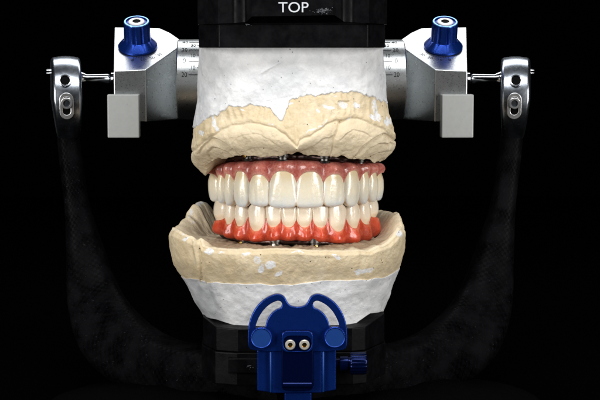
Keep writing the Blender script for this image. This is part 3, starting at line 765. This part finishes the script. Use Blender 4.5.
def build_articulator():
    A = thing('articulator', 'black dental articulator with silver side blocks and blue knobs holding both casts', 'articulator', (0, 100, FLOORZ))
    # --- upper mounting plate and frame
    YF = -34
    def X(px, Y=YF, py=20): return U(px, py, Y)[0]
    zA, zB, zC = zt(46.5, YF), zt(24, YF), zt(-40, YF)
    mb = MB()
    rr = [(X(219), YF), (X(368), YF), (X(384.5, 0), YF+26), (X(384.5, 40), 150), (X(199, 40), 150), (X(199, 0), YF+26)]
    extr(rr, zA-1.2, zB, mb)
    mp = mb.build('mounting_plate', [BLACK], A, smooth=False, bevel=1.2)
    # upper frame: dense front face with two rounded ribs and the notch line
    prof = []   # plan polyline along the front
    def rib(pxc, w_): return [(X(pxc+dx), YF-2-3.2*math.sqrt(max(0, 1-(dx/w_)**2))) for dx in np.linspace(-w_, w_, 15)]
    prof += [(X(198, 40), 150), (X(198, 0), YF+24), (X(218), YF-2)]+rib(239.5, 6.5)+[(X(250), YF-2), (X(252), YF-4), (X(333), YF-4), (X(335), YF-2)]+rib(347.5, 6)+[(X(369), YF-2), (X(386, 0), YF+24), (X(386, 40), 150)]
    zl = []
    for x, y in prof:
        px, _ = P(np.array([x, y, zB])); py = np.interp(px, [200, 232, 246, 253, 262, 330, 336, 344, 350, 384], [24.5, 23, 22, 15.5, 15, 14.5, 15.5, 21.5, 22, 24])
        if y > 0: py = 22 if False else py
        zl.append(zt(py, min(y, YF+20)))
    mb = MB()
    mb.prism([(x, y, zC) for x, y in prof], [(x, y, z) for (x, y), z in zip(prof, zl)])
    uf = mb.build('upper_frame', [BLACK], A, smooth=True, sharp=28)
    # filler behind the notch so the step reads as a real recess
    mb = MB(); extr([(X(222), YF+3), (X(366), YF+3), (X(366), 140), (X(222), 140)], zB-.5, zB+14, mb); mb.build('spacer', [BLACK], A, smooth=False, bevel=.8)
    # TOP lettering
    v, f = text_shape('TOP', 13.6, .15, 6)
    xs = [p[0] for p in v]; ys = [p[1] for p in v]; mw = max(xs)-min(xs); mh = max(ys)-min(ys)
    yT = YF-4.15; xa, xb = X(278.5, yT), X(308.5, yT); za, zb = zt(12.3, yT), zt(2, yT)
    v = [(xa+(p[0]-min(xs))/mw*(xb-xa), yT-p[2], za+(p[1]-min(ys))/mh*(zb-za)) for p in v]
    build('lettering', v, f, WHITEP, uf, smooth=False)
    # paint wear beside the lettering: thin chips
    def chips(cx, cy, rx, ry, n, Y, sd, par, smin=.25, smax=1.1):
        r = random.Random(sd); mb = MB()
        for _ in range(n):
            a = r.gauss(0, .45)*rx+cx; b = r.gauss(0, .45)*ry+cy
            s = r.uniform(smin, smax); k = r.randint(5, 8); st = r.uniform(.8, 2.2); an0 = r.uniform(-.5, .3)
            o = U(a, b, Y); pts = []
            for i in range(k):
                an = 2*math.pi*i/k; q = r.uniform(.5, 1)*s
                dx, dz = q*math.cos(an)*st, q*math.sin(an)*.7
                pts.append((o[0]+dx*math.cos(an0)-dz*math.sin(an0), Y, o[2]+dx*math.sin(an0)+dz*math.cos(an0)))
            mb.prism([(x, Y-.06, z) for x, _, z in pts], pts)
        return mb.build('paint_wear', [CHIPM], par, smooth=False)
    global CHIPM
    CHIPM = plain('worn_edge_grey', (.13, .14, .155), .6)
    chips(323, 10.5, 10, 3.2, 110, YF-4.1, 3, uf, .12, .6)
    chips(248, 24.5, 4, 1.0, 8, YF-.2, 5, mp, .2, .6)
    # left vertical marks on right side of the frame
    # --- lower mounting plate and frame
    YL = LCY-LRY*.80-4
    def XL(px, Y=YL, py=340): return U(px, py, Y)[0]
    top_py = 329
    mb = MB()
    pl = [(XL(238), YL), (XL(352), YL), (XL(366), YL+6), (XL(384.5, 30), YL+48), (XL(384.5, 60), 140), (XL(203, 60), 140), (XL(203, 30), YL+42), (XL(216), YL+8)]
    z1 = zt(329, YL); z0 = zt(352, YL)
    ztop = [zt(329, YL), zt(328.5, YL), zt(327.5, YL+6), zt(314, YL+48), zt(314, YL+48), zt(316, YL+42), zt(316, YL+42), zt(327, YL+8)]
    mb.prism([(x, y, z) for (x, y), z in zip(pl, ztop)], [(x, y, z0) for x, y in pl])
    lp = mb.build('mounting_plate', [BLACK], A, smooth=False, bevel=1.0)
    # ragged black lip following the plaster on the corners
    mb = MB(); pl2 = [(x*1.005+(.8 if x > 0 else -.8), y-1.5) for x, y in pl]
    extr(pl2, zt(385, YL), z0-.4, mb)
    lf = mb.build('lower_frame', [BLACK], A, smooth=False, bevel=1.2)
    mb = MB(); extr([(XL(228), YL-6), (XL(366), YL-6), (XL(366), YL+10), (XL(228), YL+10)], zt(372, YL), zt(357, YL), mb)
    mb.build('locking_plate', [BLACK], A, smooth=False, bevel=1.2)
    chips(249, 366.5, 4, 2.5, 10, YL-6.1, 8, lf, .2, .9); 
    # --- carbon arms + base
    for sx in (-1, 1):
        path = [(0, 378, 30, 27, 40), (70, 374, 60, 28, 36), (115, 369, 92, 29, 33), (150, 358, 122, 35, 31), (177, 336, 150, 37, 30), (194, 302, 178, 31, 26), (204, 255, 200, 22, 21), (213, 205, 212, 14, 17), (219, 160, 222, 13, 15), (223, 125, 228, 12, 13)]
        pts = []
        for dx, py, Y, rw, rt in path:
            q = U(290+sx*dx, py, Y); pts.append(np.array([q[0], q[1], q[2], rw, rt]))
        sp = smooth_poly(pts, 14, False); V = []; uv = []; nc = 40; L = 0
        for i, q in enumerate(sp):
            a = sp[max(i-1, 0)][:3]; b = sp[min(i+1, len(sp)-1)][:3]; tg = (b-a)/np.linalg.norm(b-a)
            if i: L += np.linalg.norm(q[:3]-sp[i-1][:3])
            dep = np.array([0, 1, 0.]); dep -= tg*np.dot(dep, tg); dep /= np.linalg.norm(dep); s2 = np.cross(tg, dep)
            per = 0
            for k in range(nc):
                an = 2*math.pi*k/nc; c, s = math.cos(an), math.sin(an); r = (abs(c)**3+abs(s)**3)**(-1/3)
                V.append(q[:3]+s2*q[3]*r*c+dep*q[4]*r*s); uv.append((L/3.6, 44*k/nc))
        f = grid(len(sp), nc, False, True); f.append(tuple(range(nc))); f.append(tuple(reversed(range((len(sp)-1)*nc, len(sp)*nc))))
        build('side_post', V, f, CARBON, A, uv=uv, sharp=60)
    # low textured base plate: a shallow moulded dome resting on the table
    nr_, nc_ = 60, 160; V = []
    for a_ in range(nr_):
        q = a_/(nr_-1)
        for b_ in range(nc_):
            an = 2*math.pi*b_/nc_; c_, s_ = math.cos(an), math.sin(an); k_ = (abs(c_)**2.6+abs(s_)**2.6)**(-1/2.6)
            h_ = (1-q**3)**.7 if q < 1 else 0
            V.append((260*q*k_*c_, 60+130*q*k_*s_, FLOORZ+.5+(zt(402, -20)-FLOORZ)*h_))
    V = np.array(V); V[:, 2] += fbm(V, 40, 4, 71)*2.0*(V[:, 2] > FLOORZ+2)+fbm(V, 5, 3, 73)*.6*(V[:, 2] > FLOORZ+2)
    build('base', V, grid(nr_, nc_, False, True), ROUGHB, A)
    # feet pads
    # --- condylar assemblies
    for sx in (-1, 1):
        build_condyle(A, sx)
    # crossbar behind the plaster joining the two drums (upper frame)
    mb = MB(); c0 = U(215, 79, 236); c1 = U(366, 79, 236)
    mb.lathe(c0, (c1-c0), [(0, 30), (np.linalg.norm(c1-c0), 30)], 40); mb.build('crossbar', [BLACK], A, sharp=40)
    mb = MB(); extr([(X(225), 140), (X(362), 140), (X(362), 250), (X(225), 250)], zB+2, zC-6, mb); mb.build('rear_bridge', [BLACK], A, smooth=False, bevel=3)
    build_table(A, YL)
    return A

def build_condyle(A, sx):
    MX = 290.5
    def m(px): return px if sx < 0 else 2*MX-px
    rot0 = .17 if sx < 0 else -.09
    Y0 = 192.0
    tl = math.radians(27); n = np.array([0, -math.sin(tl), math.cos(tl)])
    p0 = U(m(113), 71, Y0)
    top = [(113.5, 71), (146, 69.5), (165, 56.5), (179, 46.5), (179.5, 39), (170, 32.5), (160, 28), (114.5, 27)]
    T = [UP(m(a), b, p0, n) for a, b in top]
    zb = U(m(146), 122, T[1][1])[2]
    mb = MB(); mb.prism(T, [(t[0], t[1], zb+(3 if i in (0, 7) else 0)) for i, t in enumerate(T)])
    hb = mb.build('condylar_housing', [ALU], A, smooth=False, bevel=1.1)
    # end plate (slightly proud, darker edge)
    mb = MB()
    # stop block in front
    a = U(m(107), 94.5, 176); b = U(m(139.5), 138, 176)
    x0, x1 = sorted((a[0], b[0]))
    mb = MB(); mb.box(((x0+x1)/2, 184, (a[2]+b[2])/2), ((x1-x0)/2, 8, (a[2]-b[2])/2))
    mb.build('stop_block', [STEELG], hb, smooth=False, bevel=1.3)
    # drum
    c = U(m(178), 79.5, 238); ce = U(m(216), 79.5, 238); R = 39.5*(1500+238)/1500
    Ld = abs(ce[0]-c[0]); ax = np.array([-sx, 0, 0.])
    mb = MB(); mb.lathe(c, ax, [(0, R-1.2), (1.2, R), (Ld, R), (Ld+1, R-1)], 128)
    dr = mb.build('scale_drum', [ALU], hb, sharp=35)
    def on_drum(pxc, ang0, v, h=0):
        out = []
        xc = U(m(pxc), 79.5, 238-R)[0]
        for x, y, z in v:
            an = math.radians(ang0)+y/R
            rr = R+.16+z+h
            out.append((xc+x, c[1]-rr*math.cos(an), c[2]+rr*math.sin(an)))
        return out
    mk = MB()
    for txt, pxc, ang, size in (('0', 184.3, 28, 8.6), ('20', 184.3, 8, 7.6), ('20', 184.3, 48, 7.6), ('40', 184.5, 68, 7.6), ('10', 192.8, 37, 6.8), ('10', 192.8, 18, 6.8), ('30', 192.8, 58, 6.8)):
        v, f = text_shape(txt, size, .08, 3); v = [(x*.86, y*1.02, z) for x, y, z in v]
        mk.add(on_drum(pxc, ang+0, v), f)
    for ang, xa, xb in ((28, 188.5, 206), (8, 188.5, 206), (48, 188.5, 206), (68, 188.5, 206), (38, 197, 206), (18, 197, 206), (58, 197, 206), (33, 200, 206), (23, 200, 206), (13, 200, 206)):
        X0 = U(m(xa), 79.5, 238-R)[0]; X1 = U(m(xb), 79.5, 238-R)[0]; xm = U(m((xa+xb)/2), 79.5, 238-R)[0]; hw = abs(X1-X0)/2
        q = [(-hw, -.35, 0), (hw, -.35, 0), (hw, .35, 0), (-hw, .35, 0)]
        lo_ = on_drum((xa+xb)/2, ang, q, 0); hi_ = on_drum((xa+xb)/2, ang, q, .15); mk.prism(hi_, lo_)
    mk.build('scale_marks', [INK], hb, smooth=False)
    # knob
    kc = UP(m(137.8), 47.2, p0, n); sc = (1500+kc[1])/1500
    nfl = 10
    def fl(an, k): return 1-(.13*max(0, math.cos((an+rot0)*nfl))**2 if 4 <= k <= 7 else 0)
    mb = MB()
    prof = [(0.3, 18.5), (.8, 19.4), (2.4, 19.3), (8.2, 14.2), (9.0, 13.3), (14, 13.1), (22, 12.9), (26.5, 12.7), (28, 12.4), (28.6, 11.9), (28.6, 10.6), (27.2, 10.2)]
    mis = [0]*8+[1, 1, 1, 0]
    mis = [0, 0, 0, 0, 0, 0, 0, 0, 1, 1, 0]
    mb.lathe(kc, n, [(h*sc, r*sc) for h, r in prof], 120, flute=fl, mis=mis)
    kb = mb.build('knob', [BLUE, BLUER], hb, sharp=30)
    mb = MB(); mb.lathe(kc+n*26.5*sc, n, [(0, 8*sc), (1.6*sc, 8*sc), (2.2*sc, 7.4*sc), (2.2*sc, 4*sc), (1.0*sc, 3.9*sc)], 40, mis=[0, 0, 0, 1]); mb.build('socket_insert', [WHITEM, DARKHOLE], kb, sharp=30)
    mb = MB(); mb.lathe(kc+n*27.4*sc, n, [(0, 3.9*sc), (.9*sc, 3.9*sc)], 6); mb.build('socket', [DARKHOLE], kb, smooth=False)
    # printed dial on the sloping face
    e1 = np.array([1, 0, 0.]); e2 = np.array([0, math.cos(tl), math.sin(tl)])
    mk = MB()
    ang_at = (lambda i: math.radians(-97+i*6.4)) if sx < 0 else (lambda i: math.radians(-83-i*6.4))
    for i in range(11):
        a = ang_at(i); d = e1*math.cos(a)+e2*math.sin(a); t_ = np.cross(n, d)
        r0 = 20.8*sc; r1 = (24.2 if i % 3 == 0 else 22.8)*sc
        q = [kc+d*r0+t_*.22, kc+d*r1+t_*.22, kc+d*r1-t_*.22, kc+d*r0-t_*.22]
        mk.prism([x+n*.15 for x in q], [x+n*.02 for x in q])
    for i, s in ((0, '0'), (3.2, '10'), (6.4, '20'), (9.6, '30')):
        a = ang_at(i); d = e1*math.cos(a)+e2*math.sin(a); tr = np.cross(n, d)
        v, f = text_shape(s, 6.6, .06, 2)
        mk.add([kc+d*27.5*sc+tr*x-d*y+n*(z+.1) for x, y, z in v], f)
    mk.build('dial_marks', [INK], hb, smooth=False)
    # shaft
    s0 = U(m(113.5), 78.5, 222); s1 = U(m(79), 78.5, 222); L = np.linalg.norm(s1-s0); s_ = sc
    mb = MB(); mb.lathe(s0, s1-s0, [(-4, 6.2*s_), (2, 6.2*s_), (3.2, 5.6*s_), (5, 4.2*s_), (6, 4.8*s_), (L-9, 4.3*s_), (L-4, 6.5*s_), (L-2, 7.2*s_), (L+4, 7.5*s_)], 48)
    mb.build('shaft', [CHROME], hb, sharp=60)
    # outer hinge lug: thick rounded disc standing on the post
    YD = 228.0; cz = U(m(66), 98, YD); R = 41*(1500+YD-30)/1500; hx = 14.6*1.13
    yaw = math.radians(9)*(-sx)
    V = []; nu = 96; prof = []
    k = 12
    for i in range(k+1):
        a = math.pi/2*i/k
        prof.append((-hx+5*(1-math.sin(a)) if False else -hx+5*(1-math.cos(math.pi/2-a)), R-5+5*math.sin(a)))
    prof = [(-hx, R*.55)]+[(-hx+4.5*(1-math.cos(t)), R-4.5+4.5*math.sin(t)) for t in np.linspace(0, math.pi/2, 8)]
    bulge = [(x, R+1.2*(1-(x/(hx-4.5))**2)) for x in np.linspace(-hx+5, hx-5, 9)]
    prof = prof+bulge+[(-x, r) for x, r in reversed(prof)]
    Rm = np.array([[math.cos(yaw), -math.sin(yaw), 0], [math.sin(yaw), math.cos(yaw), 0], [0, 0, 1]])
    mb = MB(); mb.lathe((0, 0, 0), (1, 0, 0), prof, nu)
    vs = []
    for v in mb.v:
        v = np.array(v)
        if v[2] < 0: # lower half runs down into a straight post, slightly narrower
            f_ = min(1, -v[2]/R); v[2] *= 1.02; v[0] = v[0]*(1-.26*f_)-sx*2.2*f_
        vs.append(cz+Rm@v)
    dk = build('hinge_lug', vs, mb.f, DCHROME, A, sharp=50)
    def rim_pt(py, px=66):
        zc = 0
        best = None
        # intersect the view ray with the drum surface (axis ~x)
        for yy in np.linspace(YD-R-3, YD, 400):
            q = U(m(px), py, yy)
            if math.hypot(q[1]-cz[1], q[2]-cz[2]) <= R+1.0: best = q; break
        nn = np.array([0, best[1]-cz[1], best[2]-cz[2]]); nn /= np.linalg.norm(nn); nn = Rm@nn
        return best, nn
    q, nn = rim_pt(81, 65)
    mb = MB(); mb.lathe(q, nn, [(-3, 6.6), (.7, 7.4), (2.4, 6.9), (2.2, 5.6), (1.0, 5.2), (.9, 2.6), (.9, 2.2), (.8, 1.0)], 48, mis=[0, 0, 0, 1, 1, 1, 1])
    mb.build('socket_screw', [CHROME, DARKHOLE, DCHROME], dk, sharp=35)
    q, nn = rim_pt(103, 66.5); upd = np.cross(np.array([1, 0, 0.]), nn); upd = upd if upd[2] > 0 else -upd
    xd = Rm@np.array([1, 0, 0.])
    # slotted ring below the screw
    def stad(r, up, dn, k=14):
        o = []
        for i in range(k+1):
            a = math.pi*i/k; o.append((r*math.cos(a), up+r*math.sin(a)))
        for i in range(k+1):
            a = math.pi+math.pi*i/k; o.append((r*math.cos(a), -dn+r*math.sin(a)))
        return o
    v, f = curve_shape(stad(7.8, 4, 10.5), [stad(4.3, 3, 9)], .6, .5)
    build('slot_rim', [q+xd*x+upd*y+nn*(z+.6) for x, y, z in v], f, BRIGHT, dk, sharp=40)
    v, f = curve_shape(stad(4.6, 3, 9), [], .3, 0)
    build('slot', [q+xd*x+upd*y+nn*(z+.1) for x, y, z in v], f, DARKHOLE, dk, smooth=False)
    mb = MB(); mb.lathe(q, nn, [(-1, 6.3), (3.5, 6.3), (4.4, 5.7), (4.4, 3.9), (2.6, 3.7), (2.6, 1.0)], 48, mis=[0, 0, 0, 1, 1])
    mb.build('socket_screw', [BRIGHT, DCHROME], dk, sharp=35)
    # pin on the outside
    q = U(m(53), 71.5, YD-20); mb = MB()
    for dz in (-1.6, 1.6):
        mb.lathe(q+np.array([0, 0, dz]), (sx, 0, 0), [(-3, 1.1), (7.2, 1.1), (7.6, .8)], 16)
    mb.build('pin', [CHROME], dk, sharp=40)

def build_table(A, YL):
    YB = YL-34
    def XY(p, Y): q = U(p[0], p[1], Y); return (q[0], q[2])
    CXp = 297.5
    half = [(297.5, 306.8), (291, 305.4), (287.5, 302), (284.8, 297), (280.5, 294.2), (275, 294), (267, 297.2), (259, 303.5), (252.8, 312.5), (249.3, 322), (248, 332), (248, 343), (249.5, 347.5), (253, 349.5), (262, 350.3), (266, 351), (297.5, 351)]
    right = [(2*CXp-x, y) for x, y in half[1:-1]][::-1]
    outer = smooth_poly(half[:-2], 4, False)+[np.array(half[-2])]+[np.array([2*CXp-266, 351])]+smooth_poly([(2*CXp-x, y) for x, y in half[:-2]][::-1], 4, False)[:-1]
    def slot(s):
        o = []; cx, cy = CXp, 341.0
        pts_o = [(255.5, 328.5), (257.5, 320), (262.5, 311), (269, 304.5), (276, 300.8), (280, 300.8), (282, 303.5), (280.5, 307.5), (276.5, 309.2), (271.5, 313), (267.5, 319), (265.5, 325.5), (264, 330), (259, 331)]
        if s > 0: pts_o = [(2*CXp-x, y) for x, y in pts_o]
        return [XY(p, YB) for p in smooth_poly(pts_o, 5)]
    v, f = curve_shape([XY(p, YB) for p in outer], [slot(-1), slot(1)], 2.6, .9)
    tb = build('incisal_table', [(x, YB-z, y) for x, y, z in v], f, BLUE, A, sharp=35)
    for px, py in ((261.2, 337.2), (334.6, 336.6)):
        c = U(px, py, YB-3.4); mb = MB()
        def kn(an, k): return 1-(.03*(1+math.cos(an*30))/2 if k < 3 else 0)
        mb.lathe(c, (0, -1, 0), [(0, 10), (.6, 10.7), (4.6, 10.7), (5.2, 10.3), (5.6, 9.7), (5.4, 9.1), (5.0, 8.8)], 120, flute=kn, mis=[0, 0, 0, 0, 0, 1])
        mb.build('lock_knob', [BLUE, BLUEL], tb, sharp=40)
    # lower body
    x0, z1 = XY((257, 351), YB); x1, z0 = XY((336, 395), YB); Yb = YB+2
    mb = MB()
    xa = XY((269.5, 0), YB)[0]; xb = XY((323.5, 0), YB)[0]; xl = XY((284, 0), YB)[0]; xr = XY((312, 0), YB)[0]
    zz = XY((0, 395), YB)[1]; zb2 = FLOORZ+6
    mb.prism([(x0, Yb-1, z1), (xa, Yb-1, z1), (xa, Yb+14, z1), (x0, Yb+14, z1)], [(x0, Yb-1, zz+2), (xa, Yb-1, zz), (xa, Yb+14, zz), (x0, Yb+14, zz+2)])
    mb.prism([(xa+1, Yb-4, z1+1), (xb-1, Yb-4, z1+1), (xb-1, Yb+30, z1+1), (xa+1, Yb+30, z1+1)], [(xa+1, Yb-4, zz), (xb-1, Yb-4, zz), (xb-1, Yb+30, zz), (xa+1, Yb+30, zz)])
    mb.prism([(xb, Yb-1, z1), (x1, Yb-1, z1), (x1, Yb+14, z1), (xb, Yb+14, z1)], [(xb, Yb-1, zz), (x1, Yb-1, zz+2), (x1, Yb+14, zz+2), (xb, Yb+14, zz)])
    mb.prism([(xl, Yb-2, zz-.5), (xr, Yb-2, zz-.5), (xr, Yb+20, zz-.5), (xl, Yb+20, zz-.5)], [(xl, Yb-2, zb2), (xr, Yb-2, zb2), (xr, Yb+20, zb2), (xl, Yb+20, zb2)])
    mb.build('slide_block', [BLUE], tb, smooth=False, bevel=1.1)
    for xg in (xa, xb):  # added rods that stand in for bright highlights along the block edges
        g_ = MB(); g_.lathe((xg+.3, Yb-4.2, zz+1), (0, 0, 1), [(0, .6), (.4, .9), (z1-zz-2, .9), (z1-zz-1.6, .6)], 20); g_.build('highlight_rod', [BLUEL], tb, sharp=50)
    # centre bracket
    Yc = YB-5
    def rrect(xa_, ya_, xb_, yb_, r, k=5):
        o = []
        for cx, cy, a0 in ((xb_-r, ya_+r, -90), (xb_-r, yb_-r, 0), (xa_+r, yb_-r, 90), (xa_+r, ya_+r, 180)):
            for i in range(k+1):
                a = math.radians(a0+90*i/k); o.append((cx+r*math.cos(a), cy+r*math.sin(a)))
        return o
    v, f = curve_shape([XY(p, Yc) for p in rrect(281.5, 330, 313, 390, 5)], [], 3.0, 1.0)
    br = build('bracket', [(x, Yc-z, y) for x, y, z in v], f, BLUED, tb, sharp=35)
    v, f = curve_shape([XY(p, Yc) for p in rrect(281.7, 330.4, 312.8, 351.2, 6)], [[XY(p, Yc) for p in rrect(283.2, 334.8, 311.3, 350.2, 6.5)]], .5, .35)
    build('raised_rim', [(x, Yc-4.2-z, y) for x, y, z in v], f, BLUE, br, sharp=35)
    c0 = U(283, 385, Yc-3.2); c1 = U(311.5, 385, Yc-3.2)
    mb = MB(); mb.lathe(c0, c1-c0, [(0, 3.2), (np.linalg.norm(c1-c0), 3.2)], 24); mb.build('crimp', [BLUED], br, sharp=40)
    # toothed edge on the right flank
    mb = MB()
    for i in range(20):
        q = U(313.0, 352+i*1.75, Yc-2.5); mb.box(q, (.8, 1.2, .5))
    mb.build('ratchet_edge', [BLUED], br, smooth=False)
    for px in (290.2, 304.4):
        c = U(px, 344.7, Yc-4); mb = MB()
        mb.lathe(c, (0, -1, 0), [(-.5, 5.0), (1.6, 5.0), (2.4, 4.3), (2.5, 2.4), (1.2, 2.1), (1.2, .6)], 40, mis=[0, 0, 0, 1, 1])
        mb.build('socket_screw', [SCREW, GOLD], br, sharp=35)
    # side thumbscrew
    c = U(336, 363.5, YB+10); mb = MB()
    def kn2(an, k): return 1-(.05*(1+math.cos(an*18))/2 if k in (6, 7, 8) else 0)
    mb.lathe(c, (1, 0, 0), [(-6, 5), (3.5, 5), (3.8, 7.4), (11.5, 7.4), (12, 6.4), (13.6, 6.4), (14, 10.6), (15, 11.2), (28.5, 11.2), (29.6, 10.4), (30, 9)], 108, flute=kn2)
    mb.build('thumbscrew', [BLUED], tb, sharp=30)

build_upper_cast()
build_lower_cast()
build_dentures()
build_articulator()
